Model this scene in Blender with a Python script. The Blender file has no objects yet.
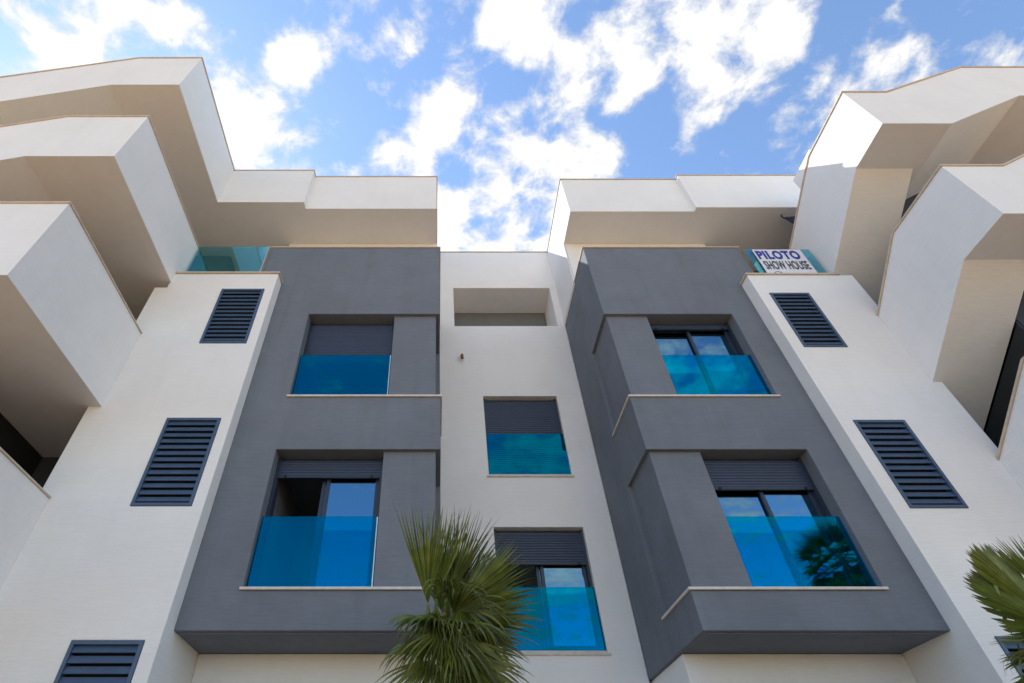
import bpy, bmesh, math, random
from mathutils import Vector, Matrix
R = math.radians
random.seed(7)
S = bpy.context.scene
COL = S.collection

# ------------------------------------------------------------------ camera
cam_d = bpy.data.cameras.new('camera'); cam = bpy.data.objects.new('camera', cam_d); COL.objects.link(cam)
cam.location = (0, 0, 1.6); cam.rotation_euler = (R(90 + 44.3), 0, 0)
cam_d.sensor_width = 36; cam_d.lens = 545 / 1024 * 36; cam_d.shift_x = 75 / 1024
cam_d.clip_start = .05; cam_d.clip_end = 3000
S.camera = cam

# ------------------------------------------------------------------ light
SUN = Vector((-1.13, 1.0, 1.56)).normalized()          # towards the sun: behind the roofs, upper left
sun_el = math.asin(SUN.z); sun_az = math.atan2(SUN.x, SUN.y)
world = bpy.data.worlds.new('World'); S.world = world; world.use_nodes = True
SKY_STRENGTH = .14
sl = bpy.data.lights.new('sun', 'SUN'); so = bpy.data.objects.new('sun', sl); COL.objects.link(so)
sl.energy = 2.3; sl.angle = R(.5); sl.color = (1, .95, .87)
so.rotation_euler = SUN.to_track_quat('Z', 'Y').to_euler(); so.location = (-30, 20, 40)
S.view_settings.view_transform = 'Standard'; S.view_settings.look = 'None'
S.view_settings.gamma = 1; S.view_settings.use_curve_mapping = False
S.view_settings.exposure = 1.40
S.cycles.max_bounces = 10; S.cycles.transparent_max_bounces = 12; S.cycles.diffuse_bounces = 5

def sky_world():
    nt = world.node_tree; N = nt.nodes; L = nt.links; N.clear()
    out = N.new('ShaderNodeOutputWorld'); bg = N.new('ShaderNodeBackground'); L.new(bg.outputs[0], out.inputs[0])
    bg.inputs['Strength'].default_value = SKY_STRENGTH
    sky = N.new('ShaderNodeTexSky'); sky.sky_type = 'NISHITA'; sky.sun_disc = False
    sky.sun_elevation = sun_el; sky.sun_rotation = sun_az
    sky.air_density = 1.0; sky.dust_density = .12; sky.ozone_density = 1.2; sky.altitude = 50
    tc = N.new('ShaderNodeTexCoord'); D = tc.outputs['Generated']
    def math_(op, a, b=None, clamp=False):
        n = N.new('ShaderNodeMath'); n.operation = op; n.use_clamp = clamp
        for i, v in enumerate((a, b)):
            if v is None: continue
            if isinstance(v, (int, float)): n.inputs[i].default_value = v
            else: L.new(v, n.inputs[i])
        return n.outputs[0]
    sep = N.new('ShaderNodeSeparateXYZ'); L.new(D, sep.inputs[0])
    zz = math_('ADD', math_('MAXIMUM', sep.outputs[2], 0.0), .12)
    u = math_('DIVIDE', sep.outputs[0], zz); v = math_('DIVIDE', sep.outputs[1], zz)
    cmb = N.new('ShaderNodeCombineXYZ'); L.new(u, cmb.inputs[0]); L.new(v, cmb.inputs[1])
    def noise(scale, detail, rough, off, dist=0):
        mp = N.new('ShaderNodeMapping'); mp.inputs['Location'].default_value = off; L.new(cmb.outputs[0], mp.inputs[0])
        n = N.new('ShaderNodeTexNoise'); n.inputs['Scale'].default_value = scale
        n.inputs['Detail'].default_value = detail; n.inputs['Roughness'].default_value = rough
        n.inputs['Distortion'].default_value = dist
        L.new(mp.outputs[0], n.inputs['Vector']); return n.outputs[0]
    big = noise(4.5, 3, .5, (3.1, 1.7, .4)); fine = noise(13, 10, .60, (.3, 5.2, 2.2), .2)
    dens = math_('ADD', math_('MULTIPLY', big, .50), math_('MULTIPLY', fine, 1.25))
    # banks of cloud standing in these compass directions of the sky: (direction, angular radius, how dense)
    for (dx, dy, dz), rad, w in CLOUDS:
        dv = N.new('ShaderNodeVectorMath'); dv.operation = 'DOT_PRODUCT'
        nv = Vector((dx, dy, dz)).normalized(); dv.inputs[1].default_value = nv; L.new(D, dv.inputs[0])
        mr = N.new('ShaderNodeMapRange'); mr.interpolation_type = 'SMOOTHSTEP'
        mr.inputs['From Min'].default_value = math.cos(rad * 1.5); mr.inputs['From Max'].default_value = math.cos(rad * .25)
        mr.inputs['To Min'].default_value = 0; mr.inputs['To Max'].default_value = w
        L.new(dv.outputs['Value'], mr.inputs['Value'])
        dens = math_('ADD', dens, mr.outputs[0])
    cov = N.new('ShaderNodeMapRange'); cov.interpolation_type = 'SMOOTHSTEP'
    cov.inputs['From Min'].default_value = .845; cov.inputs["From Max"].default_value = 1.14
    L.new(dens, cov.inputs['Value'])
    core = N.new('ShaderNodeMapRange'); core.inputs['From Min'].default_value = .95; core.inputs['From Max'].default_value = 1.3
    core.inputs['To Min'].default_value = .70; core.inputs['To Max'].default_value = 1.0
    L.new(dens, core.inputs['Value'])
    # clouds near the sun shine more
    sd = N.new('ShaderNodeVectorMath'); sd.operation = 'DOT_PRODUCT'; sd.inputs[1].default_value = SUN; L.new(D, sd.inputs[0])
    near = N.new('ShaderNodeMapRange'); near.inputs['From Min'].default_value = -.6; near.inputs['From Max'].default_value = 1
    near.inputs['To Min'].default_value = CLOUD_LO; near.inputs['To Max'].default_value = CLOUD_HI; L.new(sd.outputs['Value'], near.inputs['Value'])
    cb = math_('MULTIPLY', core.outputs[0], near.outputs[0])
    cc = N.new('ShaderNodeMix'); cc.data_type = 'RGBA'; cc.blend_type = 'MULTIPLY'; cc.inputs['Factor'].default_value = 1
    cc.inputs['A'].default_value = (1.0, .995, .985, 1)
    cx = N.new('ShaderNodeCombineXYZ'); [L.new(cb, cx.inputs[i]) for i in range(3)]; L.new(cx.outputs[0], cc.inputs['B'])
    hs = N.new('ShaderNodeHueSaturation'); hs.inputs['Saturation'].default_value = SKY_SAT; hs.inputs['Value'].default_value = SKY_VAL
    L.new(sky.outputs[0], hs.inputs['Color'])
    mx = N.new('ShaderNodeMix'); mx.data_type = 'RGBA'
    L.new(cov.outputs[0], mx.inputs['Factor']); L.new(hs.outputs[0], mx.inputs['A']); L.new(cc.outputs['Result'], mx.inputs['B'])
    L.new(mx.outputs['Result'], bg.inputs['Color'])
CLOUD_LO, CLOUD_HI, SKY_SAT, SKY_VAL = 3.1, 3.6, 1.04, .84
def skydir(az, el):                                     # azimuth to the right of the facade normal, elevation, in degrees
    return (math.sin(R(az)) * math.cos(R(el)), math.cos(R(az)) * math.cos(R(el)), math.sin(R(el)))
CLOUDS = [
    ((-0.280, 0.377, 0.883), 0.099, 0.196),
    ((-0.343, 0.403, 0.849), 0.062, 0.082),
    ((-0.515, 0.236, 0.824), 0.092, 0.180),
    ((-0.409, 0.221, 0.885), 0.046, 0.163),
    ((-0.218, 0.308, 0.926), 0.041, 0.163),
    ((-0.113, 0.257, 0.960), 0.047, 0.155),
    ((-0.087, 0.370, 0.925), 0.027, 0.131),
    ((-0.035, 0.281, 0.959), 0.022, 0.114),
    ((0.138, 0.262, 0.955), 0.058, 0.180),
    ((0.041, 0.343, 0.938), 0.040, 0.163),
    ((-0.012, 0.397, 0.918), 0.051, 0.163),
    ((0.057, 0.428, 0.902), 0.051, 0.146),
    ((-0.056, 0.465, 0.884), 0.042, 0.139),
    ((0.181, 0.401, 0.898), 0.065, 0.180),
    ((0.257, 0.443, 0.859), 0.054, 0.163),
    ((0.162, 0.489, 0.857), 0.061, 0.155),
    ((0.265, 0.311, 0.913), 0.063, 0.180),
    ((0.344, 0.271, 0.899), 0.062, 0.187),
    ((0.436, 0.278, 0.856), 0.066, 0.187),
    ((0.486, 0.246, 0.838), 0.034, 0.146),
    ((0.417, 0.379, 0.826), 0.033, 0.146),
    ((0.374, 0.325, 0.869), 0.037, 0.131),
    ((0.572, 0.276, 0.773), 0.043, 0.172),
    ((0.595, 0.242, 0.766), 0.025, 0.131),
    ((0.077, 0.557, 0.827), 0.078, 0.180),
    ((0.005, 0.539, 0.842), 0.043, 0.146),
    ((0.593, 0.205, 0.779), 0.018, 0.114),
    ((0.549, 0.304, 0.778), 0.023, 0.114),
    ((0.304, 0.444, 0.843), 0.031, 0.098),
    ((0.449, 0.377, 0.810), 0.045, -0.120),
    ((-0.179, 0.394, 0.902), 0.067, -0.160),
    ((0.267, 0.386, 0.883), 0.022, -0.100),
    ((0.104, 0.355, 0.929), 0.033, -0.100),
    ((0.556, 0.217, 0.802), 0.042, -0.120),
    (skydir(170, 34), .20, .16),
    (skydir(158, 42), .13, .16),
    (skydir(195, 30), .22, -.16),
    (skydir(140, 30), .16, .12),
    (skydir(168, 22), .10, .16),
]
sky_world()

# ------------------------------------------------------------------ materials
def new_mat(name):
    m = bpy.data.materials.new(name); m.use_nodes = True; nt = m.node_tree; nt.nodes.clear()
    return m, nt, nt.nodes, nt.links
def noise_node(N, L, vec, scale, detail=4, rough=.55, stretch=None, loc=(0, 0, 0)):
    mp = N.new('ShaderNodeMapping'); L.new(vec, mp.inputs[0]); mp.inputs['Location'].default_value = loc
    if stretch: mp.inputs['Scale'].default_value = stretch
    n = N.new('ShaderNodeTexNoise'); n.inputs['Scale'].default_value = scale; n.inputs['Detail'].default_value = detail
    n.inputs['Roughness'].default_value = rough; L.new(mp.outputs[0], n.inputs['Vector']); return n.outputs[0]
def ramp(N, L, fac, stops):
    r = N.new('ShaderNodeValToRGB'); L.new(fac, r.inputs[0]); e = r.color_ramp.elements
    e[0].position, e[0].color = stops[0][0], (*stops[0][1], 1); e[1].position, e[1].color = stops[-1][0], (*stops[-1][1], 1)
    for p, c in stops[1:-1]:
        x = e.new(p); x.color = (*c, 1)
    return r.outputs[0]
def mul(N, L, a, b, fac=1.0):
    m = N.new('ShaderNodeMix'); m.data_type = 'RGBA'; m.blend_type = 'MULTIPLY'; m.inputs['Factor'].default_value = fac
    L.new(a, m.inputs['A']); L.new(b, m.inputs['B']); return m.outputs['Result']
def stucco(name, col, rough=.85, wear=1.0, bump=.35):
    m, nt, N, L = new_mat(name)
    o = N.new('ShaderNodeOutputMaterial'); b = N.new('ShaderNodeBsdfPrincipled'); L.new(b.outputs[0], o.inputs[0])
    b.inputs['Roughness'].default_value = rough; b.inputs['Specular IOR Level'].default_value = .25
    g = N.new('ShaderNodeNewGeometry').outputs['Position']
    big = noise_node(N, L, g, 1.1, 5, .6)
    streak = noise_node(N, L, g, 1.0, 5, .65, (5, 5, .5), (3, 1, 0))
    brush = noise_node(N, L, g, 1.0, 6, .7, (4, 4, 34), (9, 4, 2))
    grain = noise_node(N, L, g, 140, 3, .7)
    d = tuple(c * (1 - .09 * wear) for c in col); h = tuple(min(1, c * (1 + .05 * wear)) for c in col)
    c1 = ramp(N, L, big, [(.3, d), (.68, h)])
    c2 = ramp(N, L, streak, [(.28, (1 - .06 * wear, 1 - .065 * wear, 1 - .075 * wear)), (.5, (1, 1, 1))])
    c3 = ramp(N, L, brush, [(.32, (1 - .07 * wear,) * 3), (.62, (1, 1, 1))])
    L.new(mul(N, L, mul(N, L, c1, c2), c3), b.inputs['Base Color'])
    bv = N.new('ShaderNodeBump'); bv.inputs['Strength'].default_value = bump; bv.inputs['Distance'].default_value = .012
    mm = N.new('ShaderNodeMath'); mm.operation = 'MULTIPLY_ADD'; L.new(grain, mm.inputs[0]); mm.inputs[1].default_value = .25; L.new(brush, mm.inputs[2])
    L.new(mm.outputs[0], bv.inputs['Height']); L.new(bv.outputs[0], b.inputs['Normal'])
    return m
def plain(name, col, rough=.5, metal=0, var=.12, scale=6, spec=.5):
    m, nt, N, L = new_mat(name)
    o = N.new('ShaderNodeOutputMaterial'); b = N.new('ShaderNodeBsdfPrincipled'); L.new(b.outputs[0], o.inputs[0])
    b.inputs['Roughness'].default_value = rough; b.inputs['Metallic'].default_value = metal; b.inputs['Specular IOR Level'].default_value = spec
    g = N.new('ShaderNodeNewGeometry').outputs['Position']
    n = noise_node(N, L, g, scale, 5, .6)
    L.new(ramp(N, L, n, [(.3, tuple(c * (1 - var) for c in col)), (.7, tuple(min(1, c * (1 + var)) for c in col))]), b.inputs['Base Color'])
    return m
def coated_glass(name, refl, refl_col, trans_col, rough=.01, ripple=.0):
    m, nt, N, L = new_mat(name)
    o = N.new('ShaderNodeOutputMaterial'); mx = N.new('ShaderNodeMixShader'); L.new(mx.outputs[0], o.inputs[0])
    t = N.new('ShaderNodeBsdfTransparent'); t.inputs[0].default_value = (*trans_col, 1)
    g = N.new('ShaderNodeBsdfGlossy'); g.inputs['Color'].default_value = (*refl_col, 1); g.inputs['Roughness'].default_value = rough
    lw = N.new('ShaderNodeLayerWeight'); lw.inputs['Blend'].default_value = .25
    mr = N.new('ShaderNodeMapRange'); mr.inputs['To Min'].default_value = refl; mr.inputs['To Max'].default_value = min(1, refl + .5)
    L.new(lw.outputs['Fresnel'], mr.inputs['Value']); L.new(mr.outputs[0], mx.inputs[0])
    L.new(t.outputs[0], mx.inputs[1]); L.new(g.outputs[0], mx.inputs[2])
    if ripple:
        p = N.new('ShaderNodeNewGeometry').outputs['Position']; n = noise_node(N, L, p, 1.6, 2, .5)
        bv = N.new('ShaderNodeBump'); bv.inputs['Strength'].default_value = ripple; bv.inputs['Distance'].default_value = .02
        L.new(n, bv.inputs['Height']); L.new(bv.outputs[0], g.inputs['Normal'])
    return m
M = {}
M['white'] = stucco('white_stucco', (.85, .83, .80), wear=.40, bump=.5)
M['grey'] = stucco('grey_stucco', (.180, .198, .226), wear=1.3, bump=.5)
M['room'] = stucco('interior_plaster', (.30, .27, .24), wear=.5)
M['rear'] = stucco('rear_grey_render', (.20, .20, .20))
M['stone'] = plain('beige_coping_stone', (.58, .47, .36), .7, scale=9)
M['sill'] = plain('pale_sill_stone', (.62, .56, .49), .6, scale=12)
M['alu'] = plain('navy_aluminium', (.022, .032, .055), .38, .0, .10, 3)
M['louvre'] = plain('navy_louvre_paint', (.055, .095, .165), .40, .0, .12, 5)
M['shutter'] = plain('slate_shutter_slats', (.028, .044, .086), .42, .0, .08, 4)
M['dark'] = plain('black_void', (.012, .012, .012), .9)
M['steel'] = plain('pale_aluminium_trim', (.62, .64, .66), .35, .6)
M['pane'] = coated_glass('window_glass', .33, (.34, .70, .98), (.35, .42, .45), ripple=.04)
M['balglass'] = coated_glass('blue_balustrade_glass', .10, (.0, .56, .84), (.04, .80, .89), ripple=.03)
M['teal'] = coated_glass('teal_balustrade_glass', .05, (.25, .75, .95), (.76, .93, .93))
M['darkglass'] = coated_glass('smoked_partition_glass', .10, (.6, .7, .8), (.06, .07, .09))
M['copper'] = plain('copper_pipe', (.30, .15, .07), .5, .6)
M['banner'] = plain('white_banner_vinyl', (.72, .74, .78), .5, scale=20, var=.05)
M['blueink'] = plain('blue_banner_ink', (.010, .022, .33), .5)
M['greyink'] = plain('charcoal_banner_ink', (.045, .05, .065), .5)
M['navycloth'] = plain('navy_banner_cloth', (.008, .012, .04), .8)
M['trunk'] = plain('palm_trunk_fibre', (.11, .075, .045), .95, var=.45, scale=18)
M['navyshade'] = stucco('navy_recess_shade', (.055, .058, .075))  # on the rear wall of the left recess this dark colour is painted shade
M['rope'] = plain('dark_rope', (.02, .02, .02), .9)

def leaf_mat():
    m, nt, N, L = new_mat('palm_leaf')
    o = N.new('ShaderNodeOutputMaterial'); b = N.new('ShaderNodeBsdfPrincipled'); tr = N.new('ShaderNodeBsdfTranslucent')
    mx = N.new('ShaderNodeMixShader'); mx.inputs[0].default_value = .30
    L.new(b.outputs[0], mx.inputs[1]); L.new(tr.outputs[0], mx.inputs[2]); L.new(mx.outputs[0], o.inputs[0])
    b.inputs['Roughness'].default_value = .34
    g = N.new('ShaderNodeNewGeometry').outputs['Position']; n = noise_node(N, L, g, 7, 5, .6)
    oi = N.new('ShaderNodeObjectInfo').outputs['Random']
    c = ramp(N, L, n, [(.3, (.105, .145, .024)), (.55, (.19, .235, .045)), (.72, (.31, .32, .09))])
    at = N.new('ShaderNodeAttribute'); at.attribute_name = 'tip'                # dry ends of the leaflets
    md = N.new('ShaderNodeMix'); md.data_type = 'RGBA'; L.new(at.outputs['Fac'], md.inputs['Factor'])
    L.new(c, md.inputs['A']); md.inputs['B'].default_value = (.20, .15, .08, 1)
    vr = ramp(N, L, oi, [(0, (.72, .78, .7)), (1, (1.25, 1.15, 1.0))])
    c = mul(N, L, md.outputs['Result'], vr)
    ta = N.new('ShaderNodeAttribute'); ta.attribute_name = 'tone'  # random leaflet tone, with the pleat shading put into it
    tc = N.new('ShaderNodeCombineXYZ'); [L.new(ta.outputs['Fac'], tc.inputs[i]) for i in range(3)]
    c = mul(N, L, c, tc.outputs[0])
    L.new(c, b.inputs['Base Color']); L.new(c, tr.inputs[0])
    return m
M['leaf'] = leaf_mat()
M['leaf'].use_backface_culling = False

def paving():
    m, nt, N, L = new_mat('warm_paving')
    o = N.new('ShaderNodeOutputMaterial'); b = N.new('ShaderNodeBsdfPrincipled'); L.new(b.outputs[0], o.inputs[0])
    b.inputs['Roughness'].default_value = .9
    g = N.new('ShaderNodeNewGeometry').outputs['Position']
    br = N.new('ShaderNodeTexBrick'); br.inputs['Scale'].default_value = 2.0; L.new(g, br.inputs['Vector'])
    br.inputs['Color1'].default_value = (.60, .385, .205, 1); br.inputs['Color2'].default_value = (.54, .345, .18, 1); br.inputs['Mortar'].default_value = (.26, .215, .165, 1)
    br.inputs['Mortar Size'].default_value = .012
    n = noise_node(N, L, g, .7, 6, .6)
    L.new(mul(N, L, br.outputs['Color'], ramp(N, L, n, [(.3, (.8, .8, .8)), (.7, (1, 1, 1))])), b.inputs['Base Color'])
    return m
M['paving'] = paving()
M['addedbed'] = plain('added_bed_dark', (.055, .04, .03), .95, var=.35, scale=9)  # dark earth colour of the bed added to darken the bay soffits
M['earth'] = plain('dry_earth', (.54, .355, .19), .95, var=.2, scale=.3)

# ------------------------------------------------------------------ mesh helpers
def link(name, bm, mat, parent=None, bevel=0, smooth=False):
    me = bpy.data.meshes.new(name); bmesh.ops.recalc_face_normals(bm, faces=bm.faces[:])
    bm.to_mesh(me); bm.free()
    for m in (mat if isinstance(mat, (list, tuple)) else [mat]): me.materials.append(m)
    o = bpy.data.objects.new(name, me); COL.objects.link(o)
    if parent is not None:
        o.parent = parent; o.matrix_parent_inverse = Matrix.Translation(-WORLD(parent))
    if smooth:
        for p in me.polygons: p.use_smooth = True
    if bevel:
        b = o.modifiers.new('edges', 'BEVEL'); b.width = bevel; b.segments = 2; b.limit_method = 'ANGLE'; b.angle_limit = R(30)
    return o
def WORLD(o):
    v = Vector(o.location)
    return v if o.parent is None else v + Vector((0, 0, 0)) + (WORLD(o.parent) + o.matrix_parent_inverse.translation)
def boxes(bm, adds, cuts=()):
    """one clean watertight surface round a union of axis-aligned boxes less some other boxes"""
    ax = [sorted({round(b[i + k], 4) for b in list(adds) + list(cuts) for k in (0, 3)}) for i in range(3)]
    inside = lambda c, b: all(b[i] < c[i] < b[i + 3] for i in range(3))
    n = [len(a) - 1 for a in ax]; solid = {}
    for i in range(n[0]):
        for j in range(n[1]):
            for k in range(n[2]):
                c = [(ax[0][i] + ax[0][i + 1]) / 2, (ax[1][j] + ax[1][j + 1]) / 2, (ax[2][k] + ax[2][k + 1]) / 2]
                if any(inside(c, b) for b in adds) and not any(inside(c, b) for b in cuts): solid[i, j, k] = 1
    vs = {}
    def V(i, j, k):
        if (i, j, k) not in vs: vs[i, j, k] = bm.verts.new((ax[0][i], ax[1][j], ax[2][k]))
        return vs[i, j, k]
    fs = []
    for (i, j, k) in solid:
        for d, q in (((1, 0, 0), ((1, 0, 0), (1, 1, 0), (1, 1, 1), (1, 0, 1))), ((-1, 0, 0), ((0, 0, 0), (0, 0, 1), (0, 1, 1), (0, 1, 0))),
                     ((0, 1, 0), ((0, 1, 0), (0, 1, 1), (1, 1, 1), (1, 1, 0))), ((0, -1, 0), ((0, 0, 0), (1, 0, 0), (1, 0, 1), (0, 0, 1))),
                     ((0, 0, 1), ((0, 0, 1), (1, 0, 1), (1, 1, 1), (0, 1, 1))), ((0, 0, -1), ((0, 0, 0), (0, 1, 0), (1, 1, 0), (1, 0, 0)))):
            if (i + d[0], j + d[1], k + d[2]) not in solid:
                fs.append(bm.faces.new([V(i + a, j + b, k + c) for a, b, c in q]))
    es = list({e for f in fs for e in f.edges})
    bmesh.ops.dissolve_limit(bm, angle_limit=R(1), verts=list(vs.values()), edges=es)
def bx(bm, x0, y0, z0, x1, y1, z1):
    v = [bm.verts.new(p) for p in ((x0, y0, z0), (x1, y0, z0), (x1, y1, z0), (x0, y1, z0), (x0, y0, z1), (x1, y0, z1), (x1, y1, z1), (x0, y1, z1))]
    for q in ((0, 1, 5, 4), (1, 2, 6, 5), (2, 3, 7, 6), (3, 0, 4, 7), (4, 5, 6, 7), (3, 2, 1, 0)): bm.faces.new([v[i] for i in q])
def prism(bm, poly, a, b, axis):
    """closed prism of a 2-D outline; axis 'y': outline in (x, z); axis 'x': outline in (y, z); axis 'z': outline in (x, y)"""
    f = {'y': lambda p, t: (p[0], t, p[1]), 'x': lambda p, t: (t, p[0], p[1]), 'z': lambda p, t: (p[0], p[1], t)}[axis]
    A = [bm.verts.new(f(p, a)) for p in poly]; B = [bm.verts.new(f(p, b)) for p in poly]; n = len(poly)
    bm.faces.new(A); bm.faces.new(B[::-1])
    for i in range(n): bm.faces.new([A[i], A[(i + 1) % n], B[(i + 1) % n], B[i]])
def tube(bm, pts, rads, n=8):
    rings = []
    for i, p in enumerate(pts):
        p = Vector(p); t = (Vector(pts[min(i + 1, len(pts) - 1)]) - Vector(pts[max(i - 1, 0)])).normalized()
        u = t.orthogonal().normalized(); w = t.cross(u)
        rings.append([bm.verts.new(p + (u * math.cos(2 * math.pi * k / n) + w * math.sin(2 * math.pi * k / n)) * rads[i]) for k in range(n)])
    for a, b in zip(rings, rings[1:]):
        for k in range(n): bm.faces.new([a[k], a[(k + 1) % n], b[(k + 1) % n], b[k]])
    bm.faces.new(rings[0][::-1]); bm.faces.new(rings[-1])
def empty(name, loc):
    o = bpy.data.objects.new(name, None); o.location = loc; COL.objects.link(o); return o
def tag(o, label=None, cat=None, group=None, kind=None):
    for k, v in (('label', label), ('category', cat), ('group', group), ('kind', kind)):
        if v: o[k] = v
    return o
def part(name, mat, parent, fn, bevel=0, label=None, smooth=False):
    bm = bmesh.new(); fn(bm); o = link(name, bm, mat, parent, bevel, smooth)
    if label: o['label'] = label
    return o

# ------------------------------------------------------------------ the setting
def sheet(name, x0, y0, x1, y1, z, mat):
    bm = bmesh.new(); bm.faces.new([bm.verts.new(p) for p in ((x0, y0, z), (x1, y0, z), (x1, y1, z), (x0, y1, z))])
    return tag(link(name, bm, mat), kind='structure')
sheet('ground', -600, -600, 600, 600, -.02, M['earth'])
sheet('pavement', -25, -14, 25, 7.6, -.01, M['paving'])
sheet('added_bed', -4, 3.8, 6.5, 7.59, -.005, M['addedbed'])  # unseen dark bed, added to dim the ground bounce on the bay soffits

# ------------------------------------------------------------------ the building
B = empty('apartment_building', (0, 6.6, 0))
tag(B, 'white and grey modern apartment block with faceted balconies, louvres and blue glass balustrades', 'building')
LX0, LX1, RX0, RX1 = -3.05, .055, 3.08, 5.95           # the two grey bays
YB, YP, YC = 6.85, 6.6, 9.1                           # fronts of bays, piers, central wall
Z0, S1, T1, S2, T2, ZT = 3.61, 4.06, 6.07, 7.04, 9.0, 11.04
ROOF0, ROOF1 = 12.48, 13.91

# central wall: windows, loggia and the rooms behind
CW = [(.98, 6.95, 2.54, 8.86), (.99, 3.96, 2.56, 5.94)]
part('central_wall', M['white'], B, lambda bm: boxes(bm, [(LX1, YC, 0, RX0, 12.5, 13.93)],
     [(x0, YC - .1, z0, x1, YC + .30, z1) for x0, z0, x1, z1 in CW] +
     [(.42, YC - .1, 11.0, 2.90, YC + .95, 12.41)] +
     [(.2, YC + .26, 3.7, 2.95, YC + 2.6, 6.2), (.2, YC + .26, 6.7, 2.95, YC + 2.6, 9.1)]), .008)
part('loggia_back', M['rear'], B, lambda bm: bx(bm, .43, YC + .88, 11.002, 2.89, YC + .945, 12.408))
part('coping', M['stone'], B, lambda bm: bx(bm, LX1 - .03, YC - .02, 13.932, RX0 - .004, YC + .4, 13.965), .005)

# rear mass and dividing walls in white / recesses
part('rear_wall', M['white'], B, lambda bm: boxes(bm, [(-14, 9.3, 0, LX1 - .05, 12.4, 12.47), (RX0 + .05, 9.3, 0, 15, 12.4, 12.47)]))
# lower storey set back under the bays
for x0, x1 in ((LX0 + .003, LX1 - .02), (RX0 + .05, RX1 - .003)):
    part('lower_wall', M['white'], B, lambda bm: bx(bm, x0, 7.77, 0, x1, 9.29, Z0 - .003), .01)

def bay(x0, x1, inner, cx0, cx1, wx0, wx1, name_label):
    """grey oriel: three full bands, two window storeys with a corner pier standing back in a wrap-round notch"""
    s = 1 if inner > 0 else -1
    xin = x0 if s > 0 else x1
    bands = [(x0, YB, Z0, x1, YC - .003, S1), (x0, YB, T1, x1, YC - .003, S2), (x0, YB, T2, x1, YC - .003, ZT - .55),
             (x0, YB, ZT - .56, x1, YB + .22, ZT),
             ((x0, YB + .2, ZT - .56, x0 + .2, YC - .003, ZT) if s > 0 else (x1 - .2, YB + .2, ZT - .56, x1, YC - .003, ZT))]
    bands.append((-3.50, YB, 9.875, x0, 9.2, ZT) if s < 0 else (x1, YB, 9.875, 6.36, 9.2, ZT))   # runs on behind the pier top
    wallb = []
    for z0, z1 in ((S1, T1), (S2, T2)):
        jam = (wx1, YB, z0, x1, YC - .003, z1) if s > 0 else (x0, YB, z0, wx0, YC - .003, z1)
        col = (cx0, YB + .075, z0, cx1, YC - .003, z1)
        blk = (x0, 7.93, z0, cx1, YC - .003, z1) if s > 0 else (cx0, 7.93, z0, x1, YC - .003, z1)
        back = (wx0, 8.95, z0, wx1, YC - .003, z1)
        wallb += [jam, col, blk, back]
    b = part('bay', M['grey'], B, lambda bm: boxes(bm, bands + wallb), .010, name_label)
    # stone sills wrap round the corner pier
    for z in (S1, S2):
        def sill(bm):
            if s > 0: boxes(bm, [(x0 - .025, YB - .03, z + .002, wx1 + .03, YB + .07, z + .036), (x0 - .025, YB - .03, z + .002, x0 + .04, 7.95, z + .036)])
            else: boxes(bm, [(wx0 - .03, YB - .03, z + .002, x1 + .025, YB + .07, z + .036), (x1 - .04, YB - .03, z + .002, x1 + .025, 7.95, z + .036)])
        part('sill', M['sill'], b, sill, .004)
    def cop(bm):
        bs = [(x0 - .02 if s > 0 else -3.51, YB - .02, ZT + .002, x1 + .02 if s < 0 else 6.37, YB + .23, ZT + .03)]
        bs.append((x0 - .02, YB, ZT + .002, x0 + .21, YC - .01, ZT + .03) if s > 0 else (x1 - .21, YB, ZT + .002, x1 + .02, YC - .01, ZT + .03))
        boxes(bm, bs)
    part('coping', M['stone'], b, cop, .004)
    part('drip_edge', M['grey'], b, lambda bm: bx(bm, x0 + .07, YB + .07, Z0 - .014, x1 - .07, YB + .10, Z0 + .001))
    return b
bayL = bay(LX0, LX1, -1, -.79, -.02, -2.37, -.79, 'grey bay left of the central white wall')
bayR = bay(RX0, RX1, 1, 3.14, 3.90, 3.90, 5.45, 'grey bay right of the central white wall, lit triangle on its side')

# white piers with louvre recesses
LVL = [(-4.015, 8.0, -3.22, 9.41), (-4.015, 5.036, -3.21, 6.45), (-4.025, 2.04, -3.22, 3.44)]
LVR = [(6.152, 7.91, 6.885, 9.296), (6.165, 5.005, 6.93, 6.413), (6.17, 2.08, 6.93, 3.48)]
pierL = part('pier', M['white'], B, lambda bm: boxes(bm, [(-5.29, YP, 0, LX0, 9.29, 9.46), (-5.06, YP, 9.4, LX0, 9.29, 9.86)],
     [(a, YP - .1, b, c, YP + .13, d) for a, b, c, d in LVL]), .012, 'white louvred wall beside the left grey bay')
pierR = part('pier', M['white'], B, lambda bm: boxes(bm, [(RX1, YP, 0, 7.97, 9.29, 9.82)],
     [(a, YP - .1, b, c, YP + .13, d) for a, b, c, d in LVR]), .012, 'white louvred wall beside the right grey bay')
part('coping', M['stone'], pierL, lambda bm: boxes(bm, [(-5.03, YP - .03, 9.862, LX0 + .03, YP + .25, 9.90), (LX0 - .2, YP, 9.862, LX0 + .03, YB - .005, 9.90)]), .004)
part('coping', M['stone'], pierR, lambda bm: boxes(bm, [(RX1 - .03, YP - .03, 9.822, 7.74, YP + .25, 9.86), (RX1 - .03, YP, 9.822, RX1 + .2, YB - .005, 9.86)]), .004)
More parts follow.
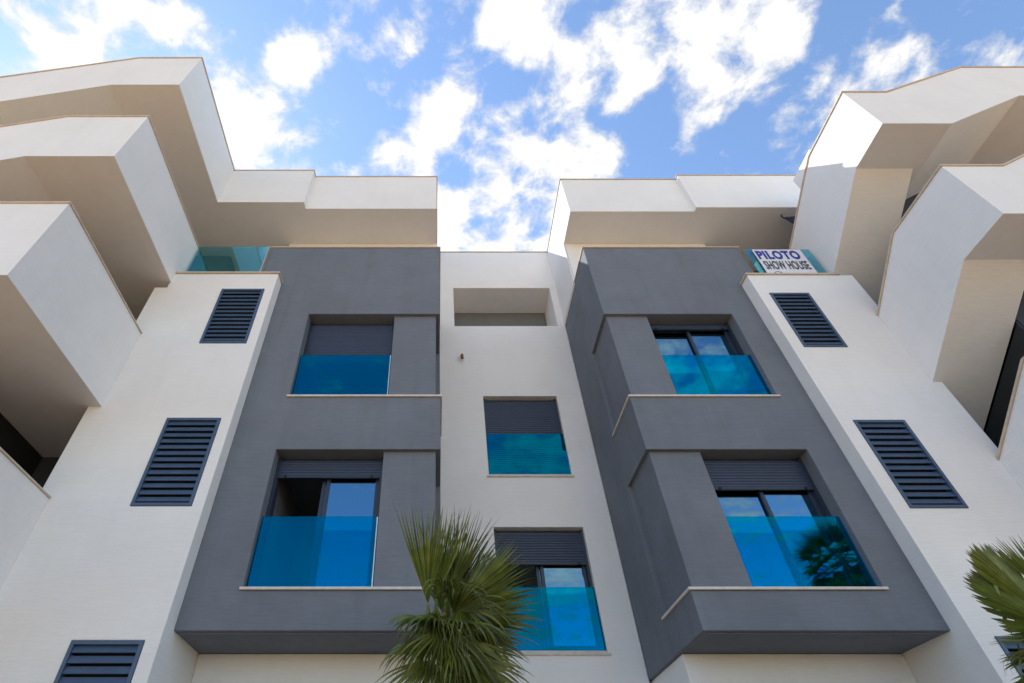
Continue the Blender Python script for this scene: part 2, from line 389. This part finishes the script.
def louvre(p, x0, z0, x1, z1, n=13):
    y = YP
    def frame(bm):
        t = .045
        boxes(bm, [(x0 + .002, y - .012, z0 + .002, x1 - .002, y + .09, z1 - .002)], [(x0 + t, y - .1, z0 + t, x1 - t, y + .2, z1 - t)])
    f = part('louvre', M['louvre'], p, frame, .003)
    def slats(bm):
        h = (z1 - z0 - .09) / n
        for i in range(n):
            z = z0 + .045 + h * i
            pts = [(y - .004, z + .24 * h), (y + .028, z + .985 * h), (y + .036, z + .97 * h), (y + .006, z + .19 * h)]
            prism(bm, pts, x0 + .046, x1 - .046, 'x')
    part('slats', M['louvre'], f, slats)
    part('backing', M['dark'], f, lambda bm: bx(bm, x0 + .004, y + .105, z0 + .004, x1 - .004, y + .125, z1 - .004))
for a in LVL: louvre(pierL, *a)
for a in LVR: louvre(pierR, *a)

# windows
def window(par, x0, x1, z0, z1, y, drop, closed=False, curtain=False, slid=False):
    """sliding window, frame front at y; drop = length of roller shutter let down"""
    g = .003; t = .05
    ztop = z1 - .13 if not closed else z1
    def frame(bm): boxes(bm, [(x0 + g, y, z0 + g + .026, x1 - g, y + .10, z1 - g)], [(x0 + t, y - .1, z0 + .085, x1 - t, y + .2, z1 - .10)])
    w = part('window', M['alu'], par, frame, .003, 'window with its shutter fully down' if closed else 'window with one sash slid open' if slid else None)
    xm = (x0 + x1) / 2
    a0 = xm - .10 if slid else x0 + t + .002
    for k, (a, b, dy) in enumerate(((a0, a0 + xm + .03 - x0 - t, .055), (xm - .03, x1 - t - .002, .018))):
        s = part('sash', M['alu'], w, lambda bm: boxes(bm, [(a, y + dy, z0 + .088, b, y + dy + .026, z1 - .102)], [(a + .055, y - .1, z0 + .145, b - .055, y + .3, z1 - .155)]), .003)
        part('pane', M['pane'], w, lambda bm: bx(bm, a + .05, y + dy + .012, z0 + .140, b - .05, y + dy + .020, z1 - .150))
    zb = z0 + .09 if closed else z1 - drop
    def shut(bm):
        p = .046; n = max(1, int((z1 - .055 - zb) / p)); pts = []
        yf = y - .035
        for i in range(n):
            z = zb + i * p
            pts += [(yf, z), (yf - .008, z + p * .2), (yf - .010, z + p * .5), (yf - .008, z + p * .75), (yf + .001, z + p * .93)]
        pts += [(yf, z1 - .055), (yf + .012, z1 - .055), (yf + .012, zb)]
        prism(bm, pts, x0 + .02, x1 - .02, 'x')
    part('shutter', M['shutter'], w, shut)
    for a, b in ((x0 + g, x0 + .045), (x1 - .045, x1 - g)):
        part('shutter_rail', M['alu'], w, lambda bm: bx(bm, a, y - .055, z0 + .037, b, y - .003, z1 - .003), .002)
    if not closed:
        part('shutter_bottom_bar', M['alu'], w, lambda bm: bx(bm, x0 + .046, y - .052, zb - .045, x1 - .046, y - .016, zb - .001), .003)
        for q in (x0 + .16, x1 - .16):
            part('shutter_stop', M['dark'], w, lambda bm: bx(bm, q - .015, y - .066, zb - .040, q + .015, y - .0525, zb - .012))
    if curtain:
        def cur(bm):
            n = 40; a, b = curtain; ys = [y + .25 + .026 * math.sin(i * 1.7) for i in range(n + 1)]
            pts = [(a + (b - a) * i / n, ys[i]) for i in range(n + 1)]; pts += [(p[0], p[1] + .006) for p in pts[::-1]]
            prism(bm, pts, z0 + .05, z1 - .05, 'z')
        part('curtain', M['banner'], w, cur)
    return w
def balustrade(par, x0, x1, z0, z1, y, mat='balglass', edge=None):
    g = part('balustrade', M[mat], par, lambda bm: bx(bm, x0, y, z0, x1, y + .012, z1), .002)
    for x in (edge or ()): part('edge_profile', M['steel'], g, lambda bm: bx(bm, x - .012, y - .008, z0, x + .002, y + .02, z1 - .01), .002)
    return g
YW = 7.12
window(bayL, -2.37, -.79, S2, T2, YW, 0, closed=True)
window(bayL, -2.37, -.79, S1, T1, YW, .30, slid=True)
window(bayR, 3.90, 5.45, S2, T2, YW, .14)
window(bayR, 3.90, 5.45, S1, T1, YW, .49)
for x0, x1 in ((-2.36, -.80), (3.91, 5.44)):
    for z in (S1, S2): balustrade(bayL if x0 < 0 else bayR, x0, x1, z + .038, z + 1.0, YB + .085, edge=(x1,) if x0 < 0 else ())
for k, (x0, z0, x1, z1) in enumerate(CW):
    window(B, x0, x1, z0, z1, YC + .15, .57, closed=(k == 0), slid=True)
    balustrade(B, x0 + .01, x1 - .01, z0 + .038, z0 + .97, YC + .03)
    part('sill', M['sill'], B, lambda bm: bx(bm, x0 - .04, YC - .03, z0 - .03, x1 + .04, YC - .001, z0 + .0), .003)
    part('sill', M['sill'], B, lambda bm: bx(bm, x0 + .002, YC - .002, z0 + .002, x1 - .002, YC + .14, z0 + .034), .003)

# upper storey and roof slabs
part('penthouse_wall', M['white'], B, lambda bm: bx(bm, -3.57, 7.78, 10.4, 0, 9.29, ROOF0 + .02), .01)
part('penthouse_wall', M['white'], B, lambda bm: bx(bm, RX0 + .01, 7.78, 10.4, 6.47, 9.29, ROOF0 + .02), .01)
roofL = part('roof', M['white'], B, lambda bm: boxes(bm, [(-4.97, 6.63, ROOF0, -3.01, 12.4, ROOF1), (-3.02, 6.80, ROOF0, -.01, 12.4, ROOF1)]), 0, 'flat white roof slab over the left bay')
roofR = part('roof', M['white'], B, lambda bm: boxes(bm, [(RX0 - .02, 6.87, ROOF0, 5.93, 12.4, ROOF1), (5.92, 6.76, ROOF0, 9.6, 12.4, ROOF1), (RX0 - .02, 7.8, 11.0, RX0 + .009, 12.4, ROOF0 + .1)]), .012, 'flat white roof slab over the right bay')
part('coping', M['stone'], roofL, lambda bm: boxes(bm, [(-4.98, 6.61, ROOF1 + .002, -2.99, 6.95, ROOF1 + .026), (-3.0, 6.78, ROOF1 + .002, .012, 7.1, ROOF1 + .026), (-.25, 6.78, ROOF1 + .002, .012, 12.4, ROOF1 + .026)]), .004)
part('coping', M['stone'], roofR, lambda bm: boxes(bm, [(RX0 - .042, 6.85, ROOF1 + .002, 5.95, 7.1, ROOF1 + .026), (5.9, 6.74, ROOF1 + .002, 9.6, 7.1, ROOF1 + .026), (RX0 - .042, 6.85, ROOF1 + .002, RX0 + .2, 12.4, ROOF1 + .026)]), .004)

# left faceted wing: a roof band and balconies stepping down the facade
def offset(pl, d):                                   # polyline moved up by d square to each run
    out = []
    for i, p in enumerate(pl):
        n = Vector((0, 0))
        for a, b in ((i - 1, i), (i, i + 1)):
            if a < 0 or b >= len(pl): continue
            t = (Vector(pl[b]) - Vector(pl[a])).normalized(); q = Vector((-t.y, t.x)); n += q if q.y > 0 else -q
        n.normalize(); out.append((p[0] + n.x * d, p[1] + n.y * d))
    return out
def band(pl_top, pl_bot): return list(pl_top) + list(pl_bot)[::-1]
YF = 4.06
def left_tier(X, top, bot, y_end, solid=False, bend=True, label=None):
    if bend:
        pt = [(X, top), (-6.28, top), (-13, top - 3.15)]; pb = [(X, bot), (-6.28, bot), (-13, bot - 3.15)]
    else:
        k = -6.42 if top > 9 else -7.4; pt = [(X, top), (k, top), (-13, top - 2.8)]; pb = [(X, bot), (k, bot), (-13, bot - 2.8)]
    def fn(bm):
        if solid: prism(bm, band(pt, pb), YF, y_end, 'y')
        else:
            prism(bm, band(pt, pb), YF, YF + .2, 'y')                                          # front parapet
            prism(bm, band(offset(pb, .26), pb), YF + .2, 9.28, 'y')                            # floor
    b = part('roof_band' if solid else 'balcony', M['white'], B, fn, 0, label)
    if not solid:
        part('side_parapet', M['white'], b, lambda bm: bx(bm, X - .2, YF + .2, bot + .26, X, y_end, top), .0)
        part('coping', M['stone'], b, lambda bm: bx(bm, X - .22, YF + .22, top + .003, X + .022, y_end + .0, top + .026), .003)
    part('coping', M['stone'], b, lambda bm: prism(bm, band(offset([(pt[0][0] + .02, pt[0][1])] + pt[1:], .035), offset([(pt[0][0] + .02, pt[0][1])] + pt[1:], .002)), YF - .02, (y_end if solid else YF + .22), 'y'), .003)
    return b
left_tier(-4.97, ROOF1, ROOF0, 9.28, solid=True, label='topmost faceted white roof band on the left')
left_tier(-5.03, 11.02, 9.60, 6.88, bend=False, label='upper white balcony on the left')
left_tier(-5.08, 8.22, 6.66, 6.598, bend=False, label='middle white balcony on the left')
left_tier(-5.12, 5.14, 3.70, 6.598, bend=False, label='lower white balcony on the left')
# left recess: rear wall with its shade painted in, dark glazed side wall
part('recess_wall', M['navyshade'], B, lambda bm: bx(bm, -6.7, 8.0, 0, -5.0, 9.29, 12.3))
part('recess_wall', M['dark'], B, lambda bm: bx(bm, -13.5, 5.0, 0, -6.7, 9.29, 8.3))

# right folded wing: bands that run level from the front, then slope down to the wall
def right_tier(X, top, bot, yb_t, yb_b, ytail, tail_t, tail_b, label, kinks):
    XM = 8.84; YT = YR + .22
    ft = [(yb_t, top), (ytail, tail_t)]
    def side(bm): prism(bm, [(YT, top), (yb_t, top), (ytail, tail_t), (ytail, tail_b), (yb_b, bot), (YT, bot)], X, XM, 'x')
    b = part('balcony', M['white'], B, side, 0, label)
    if ytail < 7:
        k = (tail_b - bot) / (ytail - yb_b) * (8.19 - ytail)
        part('stair_flight', M['white'], b, lambda bm: prism(bm, [(ytail, tail_t), (8.19, tail_t + k), (8.19, tail_b + k), (ytail, tail_b)], 7.975, XM, 'x'))
    tp = [(X, top), (kinks[0], top), (kinks[2], top + kinks[4]), (15, top + kinks[4])]
    bp = [(X, bot), (kinks[1], bot), (kinks[3], bot + kinks[4] - .09), (15, bot + kinks[4] - .09)]
    def front(bm):
        prism(bm, tp + bp[::-1], YR, YR + .22, 'y')
        bq = [(XM, bot)] + bp[1:]; prism(bm, offset(bq, .25) + bq[::-1], YR + .22, 5.74, 'y')
    f = part('front_parapet', M['white'], b, front)
    s = [(YR - .02, top), (yb_t, top), (ytail, tail_t)]
    part('coping', M['stone'], b, lambda bm: prism(bm, band(offset(s, .035), offset(s, .002)), X - .022, X + .25, 'x'), .003)
    q = [(X - .02, top), (kinks[0], top), (kinks[2], top + kinks[4]), (15, top + kinks[4])]
    part('coping', M['stone'], b, lambda bm: prism(bm, band(offset(q, .038), offset(q, .004)), YR - .022, YR + .24, 'y'), .003)
    return b
YR = 4.15
right_tier(7.78, 12.32, 10.97, 5.46, 5.00, 7.45, 11.28, 9.62, 'topmost folded white band on the right', (8.63, 8.99, 10.93, 11.08, 1.31))
right_tier(7.82, 9.44, 8.12, 5.38, 4.94, 6.598, 8.66, 7.15, 'upper folded white balcony on the right', (8.78, 9.10, 11.05, 11.2, 1.31))
right_tier(7.84, 6.50, 5.18, 5.38, 4.94, 6.598, 5.72, 4.21, 'lower folded white balcony on the right', (8.80, 9.12, 11.07, 11.2, 1.31))
part('upper_parapet', M['white'], B, lambda bm: bx(bm, 8.0, 5.5, 11.9, 8.2, 6.25, 12.75), .01)
for z0, z1 in ((9.3, 12.2), (6.3, 9.4), (3.3, 6.4)):
    part('glass_partition', M['darkglass'], B, lambda bm: bx(bm, 8.86, 5.76, z0, 8.88, 8.2, z1))
part('recess_wall', M['navyshade'], B, lambda bm: bx(bm, 8.9, 5.75, 0, 14, 9.29, 12.0))
part('recess_wall', M['rear'], B, lambda bm: bx(bm, 7.99, 8.22, 0, 8.89, 9.29, 12.4))

# terrace balustrades above the piers
balustrade(B, -4.98, -3.51, 9.902, 11.0, 6.78, 'teal', edge=(-3.51,))
balustrade(B, 6.37, 7.70, 9.862, 10.86, 6.75, 'teal')
part('balustrade', M['teal'], B, lambda bm: bx(bm, -4.998, 6.90, 9.87, -4.985, 8.6, 11.0))
# copper overflow spout
part('overflow_pipe', M['copper'], B, lambda bm: tube(bm, [(.567, YC + .02, 10.0), (.567, YC - .07, 9.99), (.567, YC - .115, 9.95), (.567, YC - .12, 9.84)], [.033] * 4, 10), smooth=True)

# ------------------------------------------------------------------ banners
def text_mesh(body, x0, z0, w, h, y, mat, parent, name, bold=0.0):
    cu = bpy.data.curves.new(name, 'FONT'); cu.body = body; cu.size = 1; cu.offset = bold; cu.extrude = .002; cu.space_character = 1.12 if bold > .03 else 1.06
    t = bpy.data.objects.new(name, cu); COL.objects.link(t)
    bpy.context.view_layer.update()
    me = bpy.data.meshes.new_from_object(t.evaluated_get(bpy.context.evaluated_depsgraph_get()))
    bpy.data.objects.remove(t)
    xs = [v.co.x for v in me.vertices]; ys = [v.co.y for v in me.vertices]
    sx = w / (max(xs) - min(xs)); sy = h / (max(ys) - min(ys)); mx, my = min(xs), min(ys)
    for v in me.vertices: v.co = (x0 + (v.co.x - mx) * sx, y + v.co.z, z0 + (v.co.y - my) * sy)
    me.materials.clear(); me.materials.append(mat)
    o = bpy.data.objects.new(name, me); COL.objects.link(o); o.parent = parent; o.matrix_parent_inverse = Matrix.Translation(-WORLD(parent))
    return o
sg = empty('banner_sign', (7.03, 6.72, 9.88))
tag(sg, 'white PILOTO SHOW HOUSE banner tied to the glass above the right white pier', 'banner')
part('banner_sheet', M['banner'], sg, lambda bm: bx(bm, 6.50, 6.728, 9.87, 7.49, 6.738, 10.82), .002)
text_mesh('PILOTO', 6.53, 10.49, .86, .28, 6.722, M['blueink'], sg, 'lettering', .04)
text_mesh('SHOW HOUSE', 6.55, 10.16, .88, .27, 6.722, M['greyink'], sg, 'lettering', .016)
def logo(bm):
    for k in range(24):
        a, b = 2 * math.pi * k / 24, 2 * math.pi * (k + 1) / 24; c = (6.72, 10.0)
        bm.faces.new([bm.verts.new((c[0] + r * math.cos(t), 6.7265, c[1] + r * math.sin(t))) for r, t in ((.085, a), (.10, a), (.10, b), (.085, b))])
    bm.faces.new([bm.verts.new(p) for p in ((6.76, 6.7263, 10.0), (6.80, 6.7263, 10.0), (6.76, 6.7263, 10.09))])
part('emblem', M['blueink'], sg, logo)
hb = empty('hanging_banner', (8.1, 6.9, 12.2))
tag(hb, 'small dark navy pennant hooked under the right roof slab beside the folded band', 'banner')
part('pennant', M['navycloth'], hb, lambda bm: prism(bm, [(7.92, 12.36), (8.6, 12.44), (8.6, 11.7), (8.2, 11.9)], 6.95, 6.965, 'y'))
part('hook', M['rope'], hb, lambda bm: tube(bm, [(7.95, 6.95, 12.475), (7.92, 6.955, 12.43), (7.93, 6.957, 12.36)], [.012, .014, .016], 6))

# ------------------------------------------------------------------ fan palms
def fan_leaf(axle, base, axis, face, rad, spread, nseg, petiole, seed, grav=.5, fold=.8, split=.42, ragged=.15, dry=1.0):
    """one fan leaf: a stalk, then pleated leaflets joined to 'split' of their length, each bending down under its weight"""
    rnd = random.Random(seed); bm = bmesh.new(); tip = bm.verts.layers.float.new('tip'); tone = bm.faces.layers.float.new('tone')
    y = Vector(axis).normalized(); z = Vector(face); z = (z - y * z.dot(y)).normalized(); x = y.cross(z)
    p = Vector(base); pts = [p.copy()]; d = y.copy()
    for k in range(5):
        d = (d + Vector((0, 0, -.035 * grav))).normalized(); p = p + d * petiole / 5; pts.append(p.copy())
    root = Vector((axle[0] * .8 + base[0] * .2, axle[1] * .8 + base[1] * .2, base[2] - .16))
    tube(bm, [root] + pts, [.026, .020, .017, .014, .012, .011, .010], 6)
    for f in bm.faces: f[tone] = .8
    y = d; z = (z - y * z.dot(y)).normalized(); x = y.cross(z)
    st = spread / nseg; K = 11
    for i in range(nseg):
        th = -spread / 2 + st * (i + .5)
        e = y * math.cos(th) + x * math.sin(th)
        e = (e + z * (-.10 + .22 * (1 - math.cos(th)))).normalized()       # blade a little cupped
        w = (x * math.cos(th) - y * math.sin(th)).normalized(); up = w.cross(e) if w.cross(e).dot(z) > 0 else e.cross(w)
        L = rad * (.78 + .22 * math.cos(th * .6)) * (1 - ragged * rnd.random() ** 1.5); sp = split * rad * (.85 + .3 * rnd.random())
        g = grav * (.6 + .9 * rnd.random()); wob = Vector((rnd.gauss(0, .05), rnd.gauss(0, .05), 0))
        snap = K - 5 + rnd.randrange(4) if rnd.random() < .10 * dry else 99
        t1 = .55 + .75 * rnd.random(); t2 = t1 * (.62 + .25 * rnd.random()); q = pts[-1] + e * .012; rows = []  # second half of each pleat always darker: shading put into the colour
        for k in range(K):
            f = k / (K - 1); r = f * L
            half = math.tan(st / 2) * min(r + .012, sp) * .98
            if r > sp: half *= max(.07, 1 - ((r - sp) / max(L - sp, .01)) ** 1.5)
            h = fold * half
            row = [bm.verts.new(q - w * half - up * h), bm.verts.new(q + up * h), bm.verts.new(q + w * half - up * h)]
            for v in row: v[tip] = min(1, max(0, (f - .84) / .16)) * rnd.random() * dry
            rows.append(row)
            over = max(0, (r - sp * .8) / L)
            e = (e + Vector((0, 0, -1)) * g * (.03 + over * .55) + wob * over).normalized()
            if k == snap: e = (e * .25 + Vector((rnd.gauss(0, .2), rnd.gauss(0, .2), -1))).normalized()
            w = (w - e * w.dot(e)).normalized(); up = w.cross(e) if w.cross(e).dot(up) > 0 else e.cross(w)
            q = q + e * L / (K - 1)
        for a, b in zip(rows, rows[1:]):
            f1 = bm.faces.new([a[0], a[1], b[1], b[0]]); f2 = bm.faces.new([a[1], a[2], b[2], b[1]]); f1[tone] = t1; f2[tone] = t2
    return bm
def palm(loc, height, specs, label, r0=.13):
    t = empty('fan_palm', loc); tag(t, label, 'palm tree')
    n = 26; pts = []; rads = []
    for i in range(n):
        f = i / (n - 1); pts.append((.04 * math.sin(f * 3), .03 * math.sin(f * 2), f * height)); rads.append(r0 * (1.25 - .4 * f) * (1 + .10 * (i % 2)) * min(1, .42 + (1 - f) * 4))
    part('trunk', M['trunk'], t, lambda bm: tube(bm, [Vector(q) + Vector(loc) for q in pts], rads, 14))
    for k in range(14):                                  # old leaf bases round the neck
        a = k * 2.4; z = height - 1.1 + .5 * k / 14; d = Vector((math.cos(a), math.sin(a), 0)); o = Vector(loc)
        part('leaf_base', M['trunk'], t, lambda bm: tube(bm, [o + d * r0 * .35 + Vector((0, 0, z)), o + d * (r0 * .7) + Vector((0, 0, z + .07)), o + d * (r0 * .9) + Vector((0, 0, z + .13))], [.03, .022, .008], 5))
    for k, sp in enumerate(specs):
        bm = fan_leaf(Vector((loc[0], loc[1], 0)) + Vector((0, 0, 0)), Vector(sp['base']) + Vector(loc), *[sp[q] for q in ('axis', 'face', 'rad', 'spread', 'nseg', 'petiole')], seed=k * 7 + int(height * 10), **sp.get('kw', {}))
        me = bpy.data.meshes.new('leaf'); bm.to_mesh(me); bm.free(); me.materials.append(M['leaf'])
        o = bpy.data.objects.new('leaf', me); COL.objects.link(o); o.parent = t; o.matrix_parent_inverse = Matrix.Translation(-Vector(loc))
    return t
def LF(base, axis, face, rad, spread, nseg, petiole, **kw):
    return dict(base=base, axis=axis, face=face, rad=rad, spread=R(spread), nseg=nseg, petiole=petiole, kw=kw)
def whorl(h, seed, n, rad=.6, lo=-50, hi=75, pet=.35):
    rnd = random.Random(seed); out = []
    for k in range(n):
        f = k / (n - 1); az = k * 2.399 + seed; el = R(hi + (lo - hi) * f + rnd.uniform(-8, 8))
        c, q = math.cos(az), math.sin(az)
        ax = (c * math.cos(el), q * math.cos(el), math.sin(el)); face = (-c * math.sin(el) + rnd.uniform(-.3, .3), -q * math.sin(el) + rnd.uniform(-.3, .3), math.cos(el) + .2)
        out.append(LF((c * .05, q * .05, h - .25 * f), ax, face, rad * (1 - .1 * f), 110 + 110 * min(1, f * 2), 38, pet * (.7 + .5 * f), grav=.12 + .75 * f, ragged=.15 + .2 * f, split=.52 - .12 * f))
    return out
def dirv(a, t=0):                                        # a degrees clockwise from straight up, t leaning towards the street
    return (math.sin(R(a)) * math.cos(R(t)), -math.sin(R(t)), math.cos(R(a)) * math.cos(R(t)))
P1 = Vector((.08, 4.7, 0)); H1 = 3.15
front = [
    LF((-.15, -.20, H1 - .10), dirv(-1, 3), (.35, -1, .05), 0.90, 40, 16, 0.06, grav=.02, split=0.48, ragged=.10, fold=1.1),
    LF((-.09, -.06, H1 - .03), dirv(3, 0), (-.5, -1, .05), 0.86, 46, 17, 0.08, grav=.03, split=0.40, ragged=.14, fold=1.0),
    LF((-.02, .03, H1 - .02), dirv(13, 2), (-.7, -1, .05), 0.86, 50, 17, 0.1, grav=.04, split=0.36, ragged=.18, fold=1.0),
    LF((.00, .05, H1 - .02), dirv(24, 3), (.3, -1, .2), 0.84, 50, 17, 0.12, grav=.05, split=0.36, ragged=.18, fold=1.0),
    LF((.04, .0, H1 - .06), dirv(38, 6), (-.8, -1, .4), 0.70, 56, 13, 0.12, grav=.10, split=0.44, ragged=.2, fold=1.0),
    LF((.05, -.03, H1 - .10), dirv(54, 8), (-.4, -1, .5), 0.66, 66, 14, 0.12, grav=.14, split=0.42, ragged=.22, fold=1.0),
    LF((.05, -.05, H1 - .16), dirv(70, 12), (-.2, -.9, .7), 0.61, 76, 15, 0.12, grav=.22, split=0.40, ragged=.25, fold=1.0),
    LF((.05, -.06, H1 - .22), dirv(88, 16), (.2, -.8, .8), 0.57, 90, 17, 0.12, grav=.36, split=0.38, ragged=.3),
    LF((.00, .10, H1 - .12), dirv(48, -8), (-.3, -1, .3), 0.61, 90, 17, 0.06, grav=.15, split=0.44),
    LF((.02, .12, H1 - .22), dirv(82, -8), (.1, -1, .5), 0.59, 100, 19, 0.06, grav=.3, split=0.42),
    LF((-.02, .12, H1 - .10), dirv(12, -6), (.2, -1, .3), 0.54, 90, 17, 0.06, grav=.1, split=0.44),
    LF((.02, .10, H1 - .34), dirv(110, -4), (.1, -1, .6), 0.57, 110, 20, 0.06, grav=.4, split=0.42),
    LF((.03, -.20, H1 - .14), dirv(40, 40), (.1, .2, 1), 0.50, 100, 16, 0.04, grav=.9, split=0.34, ragged=.3),
    LF((.04, -.22, H1 - .20), dirv(75, 50), (.1, -.2, 1), 0.54, 120, 19, 0.03, grav=1.0, split=0.32, ragged=.3),
    LF((-.06, -.22, H1 - .20), dirv(-40, 60), (.1, -.2, 1), 0.42, 130, 17, 0.03, grav=1.4, split=0.32, ragged=.3),
    LF((-.03, -.24, H1 - .22), dirv(175, 50), (.1, -.8, .6), 0.54, 120, 19, 0.02, grav=.8, split=0.32, ragged=.3),
    LF((.06, -.22, H1 - .28), dirv(140, 45), (.1, -.8, .6), 0.56, 110, 19, 0.02, grav=.8, split=0.34, ragged=.3),
    LF((-.07, -.20, H1 - .24), dirv(-155, 45), (.1, -.8, .6), 0.50, 100, 17, 0.02, grav=.8, split=0.34, ragged=.3),
    LF((-.08, -.14, H1 - .16), dirv(-72, 30), (.1, -.5, 1), 0.37, 80, 12, 0.08, grav=.9, split=0.36, ragged=.3),
    LF((-.08, -.12, H1 - .28), dirv(-100, 30), (0, -.6, 1), 0.43, 100, 16, 0.08, grav=.9, split=0.34, ragged=.3),
    LF((-.06, -.16, H1 - .38), dirv(-130, 35), (0, -.7, 1), 0.52, 110, 17, 0.08, grav=.8, split=0.36, ragged=.3),
    LF((.04, -.14, H1 - .38), dirv(112, 25), (.2, -.8, .8), 0.59, 110, 19, 0.1, grav=.7, split=0.38, ragged=.3),
    LF((.04, -.14, H1 - .46), dirv(140, 25), (.2, -.8, .8), 0.59, 110, 19, 0.1, grav=.7, split=0.38, ragged=.3),
    LF((.0, -.16, H1 - .50), dirv(178, 30), (0, -.8, .5), 0.57, 120, 20, 0.06, grav=.7, split=0.36, ragged=.3),
    LF((.0, .14, H1 - .15), dirv(10, -60), (0, .3, 1), 0.52, 130, 23, 0.16, grav=.5, split=0.42),
    LF((.00, -.22, H1 - .02), dirv(25, 48), (.1, .3, 1), .50, 110, 18, .03, grav=1.3, split=.28, ragged=.3),
    LF((-.04, -.22, H1 - .12), dirv(-170, 25), (0, -1, .2), .56, 100, 18, .02, grav=.5, split=.30, ragged=.3),
    LF((-.02, -.18, H1 - .10), dirv(165, 45), (0, -.9, .5), 0.50, 110, 14, 0.04, grav=1.2, split=0.32, ragged=.3),
    LF((-.10, -.20, H1 - .10), dirv(-140, 45), (0, -.9, .5), 0.45, 110, 14, 0.03, grav=1.2, split=0.32, ragged=.3),
    LF((.08, -.16, H1 - .02), dirv(130, 45), (.1, -.9, .5), 0.52, 110, 16, 0.04, grav=1.0, split=0.34, ragged=.3)]
palm(P1, H1, front, 'green fan palm in front of the white central wall')
P2 = Vector((5.20, 4.9, 0)); H2 = 3.0
side = [LF((-.10, -.14, H2 - .04), dirv(-66, 10), (.2, -1, .35), .66, 92, 30, .08, grav=.05, split=.80, ragged=.06, fold=1.0),
        LF((-.06, -.02, H2 + .02), dirv(-18, 6), (.3, -1, .3), .66, 80, 26, .12, grav=.05, split=.74, ragged=.08, fold=1.0),
        LF((-.08, -.06, H2 - .12), dirv(-98, 20), (.1, -.6, .8), .58, 90, 26, .14, grav=.6, split=.3, ragged=.4, dry=2),
        LF((.1, .0, H2 + .08), dirv(20, 6), (.1, -1, .3), .66, 100, 36, .12, grav=.1, split=.6, ragged=.1)]
palm(P2, H2, side + whorl(H2 - .1, 5, 11, .52, -60, 40, .22), 'fan palm at the right edge in front of the louvred white pier')
# taller palm across the forecourt, seen only as a reflection in the lower right window
palm(Vector((10.2, .2, 0)), 7.3, whorl(7.3, 8, 24, .75, -80, 70, .45), 'tall fan palm reflected in the lower right window', .17)
